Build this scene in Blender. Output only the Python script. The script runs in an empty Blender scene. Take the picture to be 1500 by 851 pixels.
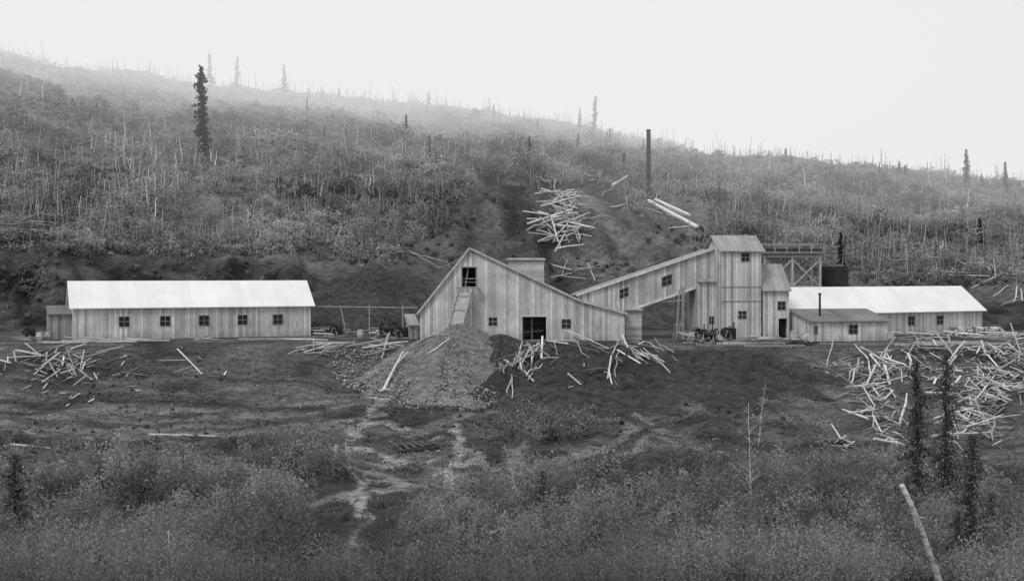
import bpy, math, random
import numpy as np
from mathutils import Vector, Matrix
R=random.Random(7); NR=np.random.default_rng(11)
S=bpy.context.scene; COL=S.collection
F=1811.0; HV=400.0; PZ=-6.75
S.view_settings.view_transform='Standard'
try: S.view_settings.look='None'
except: pass
# ---------------------------------------------------------------- noise
def _h(ix,iy,s):
    n=(ix.astype(np.int64)*374761393+iy.astype(np.int64)*668265263+s*974634777)&0x7fffffff
    n=((n^(n>>13))*1274126177)&0x7fffffff
    return ((n^(n>>16))&0xffff)/65535.0
def vn(x,y,s=0):
    x=np.asarray(x,float);y=np.asarray(y,float)
    ix=np.floor(x);iy=np.floor(y);fx=x-ix;fy=y-iy
    fx=fx*fx*(3-2*fx);fy=fy*fy*(3-2*fy)
    a=_h(ix,iy,s);b=_h(ix+1,iy,s);c=_h(ix,iy+1,s);d=_h(ix+1,iy+1,s)
    return (a*(1-fx)+b*fx)*(1-fy)+(c*(1-fx)+d*fx)*fy-0.5
def fbm(x,y,s=0,o=4):
    t=0;a=1
    for i in range(o):
        t=t+a*vn(np.asarray(x)*2**i,np.asarray(y)*2**i,s+i*17);a*=.5
    return t
# ---------------------------------------------------------------- terrain
D=[2,10,20,40,50,60,75,90,100,110,116,121,122.5,145,148,152,156,165,180,200,220,235,280,330,380,420,520,900,3000]
front=[-1.7,-4.8,-7.5,-10.6,-12.2,-13.0,-13.2,-12.5,-11.7,-10.2,-8.7,-6.9,PZ,PZ]
frontC=[-1.7,-4.8,-7.5,-10.6,-12.2,-13.0,-13.2,-12.7,-12.1,-11.4,-10.0,-7.1,PZ,PZ]
frontR=[-1.7,-4.8,-7.5,-10.6,-12.2,-13.0,-13.2,-12.6,-11.5,-9.5,-8.1,-6.95,PZ,PZ]
cols={
 -700:front+[-4,0,4,10,22,36,44,50,64,78,90,89,70,0,-10],
 0:  front+[-5,0,3.6,7.5,14.5,21.5,27.5,31.5,44,56.5,67.8,67,45,-5,-10],
 250:front+[-5,-.5,2.7,5,9.3,15,21,25,36.3,47,59,58,40,-5,-10],
 450:front+[-6,-3,.3,4,8.5,14,19,22.5,33,44,54.5,53,36,-5,-10],
 600:frontC+[-6.2,-3.5,-.5,4,9,15,19.5,21.5,31,42,51,50,34,-5,-10],
 750:frontC+[-6.2,-4,-1,3,8.5,14,18.5,20.8,27.5,38,46.8,46,30,-5,-10],
 900:frontC+[-6.5,-4.5,-2,1.5,6,11,14.2,16,24,33,41.8,41,28,-5,-10],
 1050:frontR+[-6.5,-5,-3,0,4,7.8,11.5,14,21,29,36.5,36,24,-5,-10],
 1250:frontR+[-6.5,-5.5,-4,-1.5,2.5,6,9.5,12,19,26.5,33.0,32,20,-5,-10],
 1500:frontR+[-6,-4.5,-3,-.5,2.5,5.2,7.8,9.8,15.6,21.5,27.7,27,16,-5,-10],
 2200:frontR+[-6,-5,-4,-2,0,2,3,5,8,10,13,12,6,-5,-10]}
US=np.array(sorted(cols)); CM=np.array([cols[u] for u in US])
du=np.arange(-700,2201,20.0); dd=np.arange(0,701,1.0)
def smooth(A,ax,n):
    for _ in range(n):
        B=A.copy()
        a=[slice(None)]*2;b=[slice(None)]*2;c=[slice(None)]*2
        a[ax]=slice(1,-1);b[ax]=slice(0,-2);c[ax]=slice(2,None)
        B[tuple(a)]=(A[tuple(a)]*2+A[tuple(b)]+A[tuple(c)])/4
        A=B
    return A
tmp=np.array([np.interp(dd,D,CM[i]) for i in range(len(US))])
G=np.array([np.interp(du,US,tmp[:,j]) for j in range(len(dd))]).T
G=smooth(G,0,14); G=smooth(G,1,1)
def Hn(x,y):
    x=np.asarray(x,float);y=np.asarray(y,float)
    yy=np.maximum(y,1.0)
    u=np.clip(750+F*x/yy,-699.9,2199.9)
    wz=np.clip((y-147)/3,0,1)*np.clip((185-y)/20,0,1)
    d=np.clip(yy+wz*(fbm(x/7,y*0+2.5,61,5)*7-1.5),0,699.9)
    iu=(u+700)/20;i=np.floor(iu).astype(int);fu=iu-i
    j=np.floor(d).astype(int);fd=d-j
    z=(G[i,j]*(1-fu)+G[i+1,j]*fu)*(1-fd)+(G[i,j+1]*(1-fu)+G[i+1,j+1]*fu)*fd
    z=np.where(y>700,z-(y-700)*0.02,z)
    plat=np.clip((119.5-y)/3,0,1)+np.clip((y-146)/6,0,1)
    hill=np.clip((y-150)/40,0,1)
    n=fbm(x/22,y/22,3)*(0.5+3.2*hill)+fbm(x/5,y/5,9)*(0.65+1.0*hill)+fbm(x/1.3,y/1.3,21,3)*(0.3+.35*hill)
    bench=np.maximum(0,fbm(x/30,y/14,33,3))*hill*5
    bench*=np.clip((330-y)/60,0,1)
    cr=np.clip(1-np.abs(y-80)/14,0,1)*np.clip(1-np.abs(x+7)/14,0,1)
    n=n+cr*fbm(x/2.2,y/3.5,51,3)*1.0
    # trenches and dug ridges on the hill spoil
    dug=np.clip((x+14)/6,0,1)*np.clip((30-x)/6,0,1)*np.clip((y-152)/6,0,1)*np.clip((245-y)/15,0,1)
    n=n+dug*(np.abs(fbm(x/5,y/9,131,4))*-5+1.0)
    return z+plat*n+bench
def H(x,y): return float(Hn(np.array([x]),np.array([y]))[0])
dscan=np.arange(40,430,0.5);uscan=np.arange(-330,1830,5.0)
_UU,_DD=np.meshgrid(uscan,dscan,indexing='ij')
VC=HV-F*Hn(((_UU-750)/F*_DD).ravel(),_DD.ravel()).reshape(_UU.shape)/_DD
def gat(u,v,dmin=40):
    i=int(np.clip(round((u+330)/5),0,len(uscan)-1));vv=VC[i]
    ok=np.where((vv<=v)&(dscan>=dmin))[0]
    if len(ok)==0: return None
    d=dscan[ok[0]]; x=(u-750)/F*d
    return (x,d,H(x,d))
def P(u,v,d): return Vector(((u-750)/F*d,d,-(v-HV)/F*d))
PILES=[('waste_rock_pile',P(674,0,118.4).x,118.4,-4.8,16,.62,.6,1.1,.35,5),
 ('spoil_pile',P(733,0,118.0).x,118.0,-5.9,14,.62,.8,1,.35,8),
 ('spoil_pile',P(822,0,115.6).x,115.6,-6.35,15,.58,2.2,1.15,.5,9),
 ('spoil_pile',P(890,0,116.6).x,116.6,-6.8,15,.5,2.4,1.15,.6,19),
 ('spoil_pile',P(545,0,151).x,151,P(0,393,151).z,17,.62,1.5,1,.5,12),
 ('spoil_pile',P(1060,0,117).x,117,-7.4,16,.36,3,1.4,.5,13)]
def HMn(x,y):
    z=Hn(x,y)
    for (_,cx,cy,zt_,rad,sl,fl_,ex,amp,sd_) in PILES:
        rr=np.hypot((x-cx)/ex,y-cy);z=np.maximum(z,np.where(rr<rad*.97,zt_-sl*np.sqrt(rr**2+fl_**2)+sl*fl_,-99))
    return z
def HM(x,y): return float(HMn(np.array([x]),np.array([y]))[0])
dsm=np.arange(95,121,.25)
def gatm(u,v):
    x=(u-750)/F*dsm;vv=HV-F*HMn(x,dsm)/dsm;ok=np.where(vv<=v)[0]
    if len(ok)==0: return None
    d=dsm[ok[0]];x=(u-750)/F*d;return (x,d,HM(x,d))
def seg_dist(X,Y,pts):
    m=np.full(X.shape,1e9)
    for (a,b) in zip(pts[:-1],pts[1:]):
        ax,ay=a[:2];bx,by=b[:2];dx=bx-ax;dy=by-ay;L=dx*dx+dy*dy+1e-9
        t=np.clip(((X-ax)*dx+(Y-ay)*dy)/L,0,1)
        m=np.minimum(m,np.hypot(X-ax-t*dx,Y-ay-t*dy))
    return m
# ---------------------------------------------------------------- materials
def mat(name): 
    m=bpy.data.materials.new(name);m.use_nodes=True
    nt=m.node_tree;b=nt.nodes['Principled BSDF'];b.inputs['Roughness'].default_value=.9
    b.inputs['Specular IOR Level'].default_value=.15
    return m,nt,b
def N(nt,t,**k):
    n=nt.nodes.new(t)
    for a,v in k.items(): setattr(n,a,v)
    return n
def math_(nt,op,a,b=None,clamp=False):
    n=N(nt,'ShaderNodeMath',operation=op);n.use_clamp=clamp
    for i,v in enumerate((a,b)):
        if v is None: continue
        if isinstance(v,(int,float)): n.inputs[i].default_value=v
        else: nt.links.new(v,n.inputs[i])
    return n.outputs[0]
def noise(nt,vec,scale,det=4,rough=.6):
    n=N(nt,'ShaderNodeTexNoise');n.inputs['Scale'].default_value=scale;n.inputs['Detail'].default_value=det
    n.inputs['Roughness'].default_value=rough;nt.links.new(vec,n.inputs['Vector']);return n.outputs['Fac']
def mapr(nt,v,a,b,c,d):
    n=N(nt,'ShaderNodeMapRange');nt.links.new(v,n.inputs[0])
    for i,q in enumerate((a,b,c,d)): n.inputs[i+1].default_value=q
    return n.outputs[0]
def scalevec(nt,vec,s):
    n=N(nt,'ShaderNodeMapping');nt.links.new(vec,n.inputs[0]);n.inputs['Scale'].default_value=s;return n.outputs[0]
def bump(nt,b,h,st,dist):
    n=N(nt,'ShaderNodeBump');n.inputs['Strength'].default_value=st;n.inputs['Distance'].default_value=dist
    nt.links.new(h,n.inputs['Height']);nt.links.new(n.outputs[0],b.inputs['Normal'])
def comb(nt,v):
    c=N(nt,'ShaderNodeCombineColor')
    for i in range(3): nt.links.new(v,c.inputs[i])
    return c.outputs[0]
def grey(nt,b,v): nt.links.new(comb(nt,v),b.inputs['Base Color'])
def boards(name,base,width=.26,horiz=False,var=.35,ev=.42,gr=(.62,1.3),bg_=(.72,1.18),bs=.7):
    m,nt,b=mat(name)
    tc=N(nt,'ShaderNodeTexCoord');sx=N(nt,'ShaderNodeSeparateXYZ');nt.links.new(tc.outputs['Object'],sx.inputs[0])
    sn=N(nt,'ShaderNodeSeparateXYZ');nt.links.new(tc.outputs['Normal'],sn.inputs[0])
    side=math_(nt,'GREATER_THAN',math_(nt,'ABSOLUTE',sn.outputs[0]),.6)
    if horiz: c=sx.outputs[2]
    else:
        mx=N(nt,'ShaderNodeMix');nt.links.new(side,mx.inputs[0]);nt.links.new(sx.outputs[0],mx.inputs[2]);nt.links.new(sx.outputs[1],mx.inputs[3]);c=mx.outputs[0]
    q=math_(nt,'DIVIDE',c,width);fl=math_(nt,'FLOOR',q);fr=math_(nt,'FRACT',q)
    wn=N(nt,'ShaderNodeTexWhiteNoise',noise_dimensions='1D');nt.links.new(fl,wn.inputs['W'])
    edge=math_(nt,'LESS_THAN',math_(nt,'ABSOLUTE',math_(nt,'SUBTRACT',fr,.5)),.45)
    edge=mapr(nt,edge,0,1,ev,1)
    grain=noise(nt,scalevec(nt,tc.outputs['Object'],(1,1,12) if horiz else (9,9,.8)),1.6,5,.7)
    big=noise(nt,tc.outputs['Object'],.35,3)
    v=mapr(nt,wn.outputs[0],0,1,1-var,1+var*.5)
    v=math_(nt,'MULTIPLY',v,edge)
    v=math_(nt,'MULTIPLY',v,mapr(nt,grain,.3,.7,*gr))
    v=math_(nt,'MULTIPLY',v,mapr(nt,big,.3,.7,*bg_))
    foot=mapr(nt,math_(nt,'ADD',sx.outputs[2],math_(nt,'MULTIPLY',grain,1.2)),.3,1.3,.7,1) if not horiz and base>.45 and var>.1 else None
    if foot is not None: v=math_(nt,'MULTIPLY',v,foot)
    v=math_(nt,'MULTIPLY',v,base,)
    grey(nt,b,v)
    bump(nt,b,edge,bs,.03)
    return m
def plain(name,base,scale=3,var=.4,bs=.3,spec=None,stretch=(1,1,1),rnd=(.65,1.2)):
    m,nt,b=mat(name);tc=N(nt,'ShaderNodeTexCoord')
    oi=N(nt,'ShaderNodeObjectInfo')
    f=noise(nt,scalevec(nt,tc.outputs['Object'],stretch),scale,6,.65)
    v=math_(nt,'MULTIPLY',mapr(nt,f,.3,.7,1-var,1+var),base)
    v=math_(nt,'MULTIPLY',v,mapr(nt,oi.outputs['Random'],0,1,*rnd))
    grey(nt,b,v)
    bump(nt,b,f,bs,.05)
    if spec: b.inputs['Roughness'].default_value=spec
    return m
def tonemat(name,mul,tr=0):
    m,nt,b=mat(name)
    a=N(nt,'ShaderNodeAttribute',attribute_name='tone')
    v=math_(nt,'MULTIPLY',a.outputs['Fac'],mul);c=comb(nt,v);nt.links.new(c,b.inputs['Base Color'])
    b.inputs['Specular IOR Level'].default_value=.03
    if tr:
        t=N(nt,'ShaderNodeBsdfTranslucent');nt.links.new(c,t.inputs[0]);mx=N(nt,'ShaderNodeMixShader');mx.inputs[0].default_value=tr
        nt.links.new(b.outputs[0],mx.inputs[1]);nt.links.new(t.outputs[0],mx.inputs[2]);nt.links.new(mx.outputs[0],nt.nodes['Material Output'].inputs['Surface'])
    return m
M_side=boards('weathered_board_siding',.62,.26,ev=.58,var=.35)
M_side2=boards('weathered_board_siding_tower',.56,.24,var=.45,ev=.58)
M_side3=boards('dark_board_siding',.36,.24,var=.4,ev=.6)
M_horiz=boards('horizontal_board_siding',.5,.24,True,ev=.55)
M_roofw=boards('pale_roofing',.84,.9,var=.03,ev=.95,gr=(.97,1.02),bg_=(.9,1.03),bs=.1)
M_roofg=boards('grey_roofing',.36,.6,var=.12,ev=.75,bs=.3)
M_roofd=boards('dark_tarpaper_roofing',.22,.9,var=.1,ev=.85,bs=.2)
M_wood=plain('sawn_wood',.5,4,.35,.3,None,(1,1,.3))
M_wood2=plain('grey_wood',.34,4,.4,.3)
M_log=plain('peeled_log_wood',.62,3,.35,.4)
M_log2=plain('weathered_log_wood',.4,3,.45,.4)
M_log3=plain('dark_log_wood',.18,3,.45,.4)
M_dark=plain('interior_shade',.02,2,.3)  # near-black colour stands for the shade inside doorway and culvert mouth
M_glass=plain('dark_window_glass',.03,3,.6,.1,.25)
M_iron=plain('sooty_iron',.04,2,.5,.3,.6)
M_dtim=plain('dark_timber',.12,3,.4,.3)
M_dead=plain('bleached_dead_trunk',.72,1.5,.4,.3,None,(1,1,1),(.45,1.1))
M_dead2=plain('dark_dead_trunk',.1,1.5,.5,.3)
def birch():
    m,nt,b=mat('birch_bark');tc=N(nt,'ShaderNodeTexCoord')
    f=noise(nt,scalevec(nt,tc.outputs['Object'],(1,1,2.5)),3,6,.7)
    grey(nt,b,mapr(nt,f,.36,.54,.1,.55));bump(nt,b,f,.4,.03);return m
M_birch=birch()
M_leaf=tonemat('brush_foliage',1.0,.35)
M_stone=tonemat('loose_stone',1.0)
M_need=tonemat('spruce_needles',1.0)
def soil(name,base=None):
    m,nt,b=mat(name)
    tc=N(nt,'ShaderNodeTexCoord');o=tc.outputs['Object']
    n1=noise(nt,o,.25,8,.65);n2=noise(nt,scalevec(nt,o,(.5,1.1,1)),1.7,8,.8);n3=noise(nt,o,8,5,.75)
    if base is None:
        a=N(nt,'ShaderNodeAttribute',attribute_name='tone');src=a.outputs['Fac']
        v=math_(nt,'MULTIPLY',src,mapr(nt,n1,.3,.7,.65,1.4))
    else: v=math_(nt,'MULTIPLY',mapr(nt,n1,.3,.7,.75,1.3),base)
    v=math_(nt,'MULTIPLY',v,mapr(nt,n2,.34,.66,.35,1.65))
    v=math_(nt,'MULTIPLY',v,mapr(nt,n3,.35,.65,.5,1.6))
    grey(nt,b,v)
    h=math_(nt,'ADD',n2,math_(nt,'MULTIPLY',n3,.4));bump(nt,b,h,1.0,.5)
    b.inputs['Specular IOR Level'].default_value=.1
    return m
M_terr=soil('hillside_soil')
M_gravel=soil('waste_rock_gravel',.27)
M_pile2=soil('dark_spoil_earth',.085)
# ---------------------------------------------------------------- helpers
def link(o,parent=None):
    COL.objects.link(o)
    if parent: o.parent=parent
    return o
def top(o,label,cat,group=None,kind=None):
    o['label']=label;o['category']=cat
    if group:o['group']=group
    if kind:o['kind']=kind
    return o
def mesh(name,verts,faces,mats,parent=None,mi=None,smooth_=False):
    me=bpy.data.meshes.new(name);me.from_pydata([tuple(v) for v in verts],[],faces)
    for m in (mats if isinstance(mats,list) else [mats]): me.materials.append(m)
    if mi: me.polygons.foreach_set('material_index',mi)
    if smooth_: me.polygons.foreach_set('use_smooth',[True]*len(me.polygons))
    me.update()
    return link(bpy.data.objects.new(name,me),parent)
def empty(name,loc=(0,0,0),rz=0):
    e=bpy.data.objects.new(name,None);e.empty_display_size=.5;e.location=loc;e.rotation_euler=(0,0,rz);return link(e)
class MB:
    def __init__(s): s.v=[];s.f=[];s.m=[]
    def box(s,a,b,mi=0):
        x0,y0,z0=a;x1,y1,z1=b;n=len(s.v)
        s.v+=[(x0,y0,z0),(x1,y0,z0),(x1,y1,z0),(x0,y1,z0),(x0,y0,z1),(x1,y0,z1),(x1,y1,z1),(x0,y1,z1)]
        s.f+=[(n,n+3,n+2,n+1),(n+4,n+5,n+6,n+7),(n,n+1,n+5,n+4),(n+1,n+2,n+6,n+5),(n+2,n+3,n+7,n+6),(n+3,n,n+4,n+7)];s.m+=[mi]*6
    def beam(s,a,b,w,h=None,mi=0):
        a=Vector(a);b=Vector(b);h=h or w;d=(b-a).normalized()
        up=Vector((0,0,1)) if abs(d.z)<.95 else Vector((0,1,0))
        sx=d.cross(up).normalized()*w/2;sy=sx.cross(d).normalized()*h/2;n=len(s.v)
        for p in (a,b): s.v+=[p-sx-sy,p+sx-sy,p+sx+sy,p-sx+sy]
        s.f+=[(n+3,n+2,n+1,n),(n+4,n+5,n+6,n+7),(n,n+1,n+5,n+4),(n+1,n+2,n+6,n+5),(n+2,n+3,n+7,n+6),(n+3,n,n+4,n+7)];s.m+=[mi]*6
    def tube(s,pts,rad,k=8,mi=0,cap=True):
        pts=[Vector(p) for p in pts];rings=[]
        for i,p in enumerate(pts):
            d=(pts[min(i+1,len(pts)-1)]-pts[max(i-1,0)]).normalized()
            up=Vector((0,0,1)) if abs(d.z)<.9 else Vector((0,1,0))
            a=d.cross(up).normalized();b=a.cross(d);n=len(s.v)
            r=rad[i] if isinstance(rad,(list,tuple)) else rad
            for j in range(k):
                t=2*math.pi*j/k;s.v.append(p+a*math.cos(t)*r+b*math.sin(t)*r)
            rings.append(n)
        for n0,n1 in zip(rings[:-1],rings[1:]):
            for j in range(k): s.f.append((n0+j,n0+(j+1)%k,n1+(j+1)%k,n1+j));s.m.append(mi)
        if cap:
            s.f.append(tuple(rings[0]+j for j in range(k))[::-1]);s.f.append(tuple(rings[-1]+j for j in range(k)));s.m+=[mi,mi]
    def obj(s,name,mats,parent=None,smooth_=False):
        return mesh(name,s.v,s.f,mats,parent,s.m,smooth_)
def wall(mb,p0,p1,topf,openings=(),t=.12,bot=0.0,breaks=()):
    p0=Vector((p0[0],p0[1],0));p1=Vector((p1[0],p1[1],0));L=(p1-p0).length;dx=(p1-p0)/L;inn=Vector((-dx.y,dx.x,0))*t
    xs={0.0,L}|set(breaks)
    for o in openings: xs|={o[0],o[1]}
    xs=sorted(x for x in xs if 0<=x<=L)
    zs=sorted({bot}|{z for o in openings for z in (o[2],o[3])})
    tf=topf if callable(topf) else (lambda s:topf)
    def pt(s,z,k): q=p0+dx*s+(inn if k else Vector((0,0,0)));return (q.x,q.y,z)
    cells={}
    for i in range(len(xs)-1):
        xm=(xs[i]+xs[i+1])/2;ta,tb=tf(xs[i]),tf(xs[i+1])
        for j in range(len(zs)):
            zm=zs[j]+.001
            if zs[j]>=max(ta,tb)-1e-4: continue
            if any(o[0]<xm<o[1] and o[2]<=zm<o[3] for o in openings): continue
            cells[(i,j)]=1
    for (i,j) in cells:
        a,b=xs[i],xs[i+1];ta,tb=tf(a),tf(b);z0=zs[j];last=j+1>=len(zs)
        za,zb=min(z0,ta),min(z0,tb)
        ua=ta if last else min(zs[j+1],ta);ub=tb if last else min(zs[j+1],tb)
        n=len(mb.v)
        for k in (0,1): mb.v+=[pt(a,za,k),pt(b,zb,k),pt(b,ub,k),pt(a,ua,k)]
        mb.f+=[(n,n+1,n+2,n+3),(n+7,n+6,n+5,n+4)];mb.m+=[0,0]
        if (i,j-1) not in cells: mb.f.append((n+4,n+5,n+1,n));mb.m.append(0)
        if (i,j+1) not in cells: mb.f.append((n+3,n+2,n+6,n+7));mb.m.append(0)
        if (i-1,j) not in cells: mb.f.append((n,n+3,n+7,n+4));mb.m.append(0)
        if (i+1,j) not in cells: mb.f.append((n+1,n+5,n+6,n+2));mb.m.append(0)
def shear(o,k):
    for v in o.data.vertices: v.co.z+=k*v.co.x
def window(parent,s0,s1,z0,z1,y=0,k=0):
    mb=MB();w=.07
    mb.box((s0-w,y-.04,z0-w),(s1+w,y+.03,z0),0);mb.box((s0-w,y-.04,z1),(s1+w,y+.03,z1+w),0)
    mb.box((s0-w,y-.04,z0),(s0,y+.03,z1),0);mb.box((s1,y-.04,z0),(s1+w,y+.03,z1),0)
    xm=(s0+s1)/2;zm=(z0+z1)/2
    mb.box((xm-.02,y-.01,z0),(xm+.02,y+.04,z1),0);mb.box((s0,y-.005,zm-.02),(s1,y+.035,zm+.02),0)
    fr=mb.obj('frame',[M_wood2]);g=MB();g.box((s0,y+.06,z0),(s1,y+.075,z1),0)
    o=g.obj('window',[M_glass],parent);fr.parent=o
    if k: shear(o,k);shear(fr,k)
    return o
def slab(mb,pa,pb,y0,y1,th,mi=0):
    (xa,za),(xb,zb)=pa,pb;n=len(mb.v)
    mb.v+=[(xa,y0,za),(xb,y0,zb),(xb,y1,zb),(xa,y1,za),(xa,y0,za+th),(xb,y0,zb+th),(xb,y1,zb+th),(xa,y1,za+th)]
    mb.f+=[(n,n+3,n+2,n+1),(n+4,n+5,n+6,n+7),(n,n+1,n+5,n+4),(n+1,n+2,n+6,n+5),(n+2,n+3,n+7,n+6),(n+3,n,n+4,n+7)];mb.m+=[mi]*6
def slab_y(mb,x0,x1,pa,pb,th,mi=0):
    (ya,za),(yb,zb)=pa,pb;n=len(mb.v)
    mb.v+=[(x0,ya,za),(x1,ya,za),(x1,yb,zb),(x0,yb,zb),(x0,ya,za+th),(x1,ya,za+th),(x1,yb,zb+th),(x0,yb,zb+th)]
    mb.f+=[(n,n+3,n+2,n+1),(n+4,n+5,n+6,n+7),(n,n+1,n+5,n+4),(n+1,n+2,n+6,n+5),(n+2,n+3,n+7,n+6),(n+3,n,n+4,n+7)];mb.m+=[mi]*6
def eave_house(name,A,B,w,he,hr,wins,msid,mroof,ridge=.5,oh=.4,doors=(),zbase=PZ):
    A=Vector(A);B=Vector(B);L=(B-A).length;rz=math.atan2(B.y-A.y,B.x-A.x)
    e=empty(name,(A.x,A.y,zbase),rz);t=.12
    mb=MB();ops=[(a,b,c,d) for a,b,c,d in list(wins)+[dd_[:4] for dd_ in doors]]
    wall(mb,(0,0),(L,0),he-.02,ops)
    hb=he if ridge<.99 else hr
    wall(mb,(L,w),(0,w),hb-.02)
    yr=w*ridge
    def tf(y):
        return (he+(hr-he)*min(1,y/yr) if y<=yr else hr+(hb-hr)*(y-yr)/(w-yr))-.05
    wall(mb,(0,w-t),(0,t),lambda s:tf(w-t-s),breaks=(w-t-yr,))
    wall(mb,(L,t),(L,w-t),lambda s:tf(t+s),breaks=(yr-t,))
    mb.obj('wall',[msid],e)
    rb=MB();sl=(hr-he)/yr
    slab_y(rb,-oh,L+oh,(-.35,he-.35*sl),(yr,hr),.09)
    if ridge<.99:
        sl2=(hr-hb)/(w-yr);slab_y(rb,-oh,L+oh,(yr,hr),(w+.35,hb-.35*sl2),.09)
    rb.obj('roof',[mroof],e)
    for wn in wins: window(e,*wn)
    for d_ in doors:
        a,b,c,dz=d_[:4]
        g=MB();g.box((a+.03,.5,c),(b-.03,.55,dz),0);g.obj('door',[M_dark],e)  # dark panel set back in the opening, painted as unlit interior
    return e,L
# ---------------------------------------------------------------- terrain mesh
ucol=np.arange(-690,2191,6.0)
rows=np.concatenate([np.arange(2,40,2),np.arange(40,100,.5),np.arange(100,160,.4),np.arange(160,430,1.2),np.arange(430,700,15),[700,900,1300,2000,3000]])
U,Y=np.meshgrid(ucol,rows);X=(U-750)/F*Y
Z=Hn(X.ravel(),Y.ravel()).reshape(X.shape)
def sg(a,s): return 1/(1+np.exp(-np.clip(a/s*3,-30,30)))
tone=np.full(X.shape,.125)*(1+.55*np.clip(fbm(X/5,Y/3,170)*2,-1,1))
hill=np.clip((Y-153)/6,0,1);tone=tone*(1-hill)+.18*hill
patch=np.clip(fbm(X/12,Y/25,71)*2.5,-1,1);tone*=1+.35*patch*hill
cut=np.clip((Y-143)/3,0,1)*np.clip((160-Y)/4,0,1);tone=tone*(1-cut)+.07*cut*(1+.7*np.clip(fbm(X/2.5,Y/2,75)*2,-1,1))
sp=sg(X+10,5)*sg(24-X,5)*np.clip((Y-150)/5,0,1)*np.clip((245-Y)/20,0,1);tone=tone*(1-.8*sp)+.8*sp*(.11+.08*np.clip(fbm(X/3,Y/8,5)*2,-1,1))
fg=np.clip((82-Y)/5,0,1);tone=tone*(1-fg)+.09*fg
def path(pts,w,val,k=.8,off=0,rough=.7):
    global tone
    q=[gat(*p) for p in pts];q=[(p[0],p[1]+off) for p in q if p]
    d=seg_dist(X,Y,q)+fbm(X/1.2,Y/1.2,44,3)*w*rough
    m=np.clip(1.8-d/w*1.3,0,1)*k;tone=tone*(1-m)+val*m
path([(1130,550),(1060,562),(1000,577),(880,592),(740,600),(600,640)],.7,.3,.85,0,.5)
for off in (-1.5,1.5):
    path([(870,604),(915,610),(948,630),(912,656),(830,680),(700,698),(560,712)],.7,.36,.9,off,.35)
    path([(948,632),(1000,650),(1060,672),(1180,690)],.6,.33,.85,off,.35)
    path([(-100,600),(250,612),(450,602),(560,590)],.6,.26,.8,off*.8,.5)
    path([(-100,622),(200,637),(420,628),(560,612)],.6,.28,.8,off*.8,.5)
    path([(700,700),(760,670),(770,640)],.5,.26,.7,off*.8,.5)
path([(870,604),(915,610),(948,630),(912,656),(830,680),(700,698)],.6,.05,.85,0,.4)
path([(948,632),(1000,650),(1060,672),(1180,690)],.5,.06,.7,0,.4)
path([(0,590),(150,585),(330,596),(470,600)],.7,.05,.8)
path([(0,575),(190,572),(400,590)],.5,.24,.6)
path([(0,540),(190,548),(420,560),(520,575)],.5,.05,.6)
path([(560,655),(640,690),(690,700)],3.4,.17,.45,0,.6)
for dx_ in (-12,7):
    path([(500+dx_,650),(505+dx_,675),(535+dx_*.6,705),(520-dx_,730),(540+dx_,760)],.2,.5,.95,0,1.8)
path([(545,758),(520,785),(515,800),(500,830)],.2,.36,.85,0,2.2)
path([(508,640),(520,628),(560,622),(600,630)],.5,.4,.9,0,1.3)
path([(510,655),(560,665),(640,690),(700,680)],.5,.46,.95,0,1.6)
path([(500,690),(560,695),(600,712),(680,708)],.5,.44,.95,0,1.6)
path([(520,675),(560,683),(600,682),(640,672)],.45,.4,.9,0,1.6)
path([(665,625),(672,645),(675,665),(655,690),(668,715),(640,730)],.25,.52,.95,0,1.7)
path([(640,640),(665,648),(700,668),(720,690)],.4,.4,.9,0,1.4)
path([(450,740),(520,725),(600,715),(670,705)],.6,.34,.85,0,1.4)
path([(480,680),(590,700),(690,690)],1.0,.045,.6,1.2,1)
path([(1180,690),(1300,688),(1500,680)],.9,.22,.7)
path([(545,580),(556,584),(575,580)],.7,.7,.95,0,1.2)
path([(566,580),(540,610),(510,650)],.4,.4,.8,0,1.3)
path([(860,290),(890,320),(920,355)],1.8,.28,.6)
path([(620,195),(700,235),(800,245),(890,275)],1.0,.05,.8)
path([(1440,420),(1475,400),(1500,380)],1.4,.2,.6)
path([(0,345),(120,352),(260,372),(420,362)],.8,.28,.5,2.0,1.4)
nr,nc=X.shape
co=np.stack([X,Y,Z],-1).reshape(-1,3).astype(np.float32)
idx=np.arange(nr*nc).reshape(nr,nc)
fc=np.stack([idx[:-1,:-1],idx[:-1,1:],idx[1:,1:],idx[1:,:-1]],-1).reshape(-1,4)
def fastmesh(name,co,fc,m,tn=None,smooth_=True):
    me=bpy.data.meshes.new(name);k=fc.shape[1]
    me.vertices.add(len(co));me.vertices.foreach_set('co',co.astype(np.float32).ravel())
    me.loops.add(fc.size);me.loops.foreach_set('vertex_index',fc.astype(np.int32).ravel())
    me.polygons.add(len(fc));me.polygons.foreach_set('loop_start',np.arange(0,fc.size,k,dtype=np.int32))
    try: me.polygons.foreach_set('loop_total',np.full(len(fc),k,dtype=np.int32))
    except Exception: pass
    if smooth_: me.polygons.foreach_set('use_smooth',np.ones(len(fc),dtype=bool))
    if tn is not None:
        a=me.attributes.new('tone','FLOAT','POINT');a.data.foreach_set('value',tn.astype(np.float32).ravel())
    me.materials.append(m);me.update(calc_edges=True)
    return me
g=link(bpy.data.objects.new('ground',fastmesh('ground',co,fc,M_terr,tone)))
g['kind']='structure';g['label']='rough dark earth hillside and valley floor with worn tracks';
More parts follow.
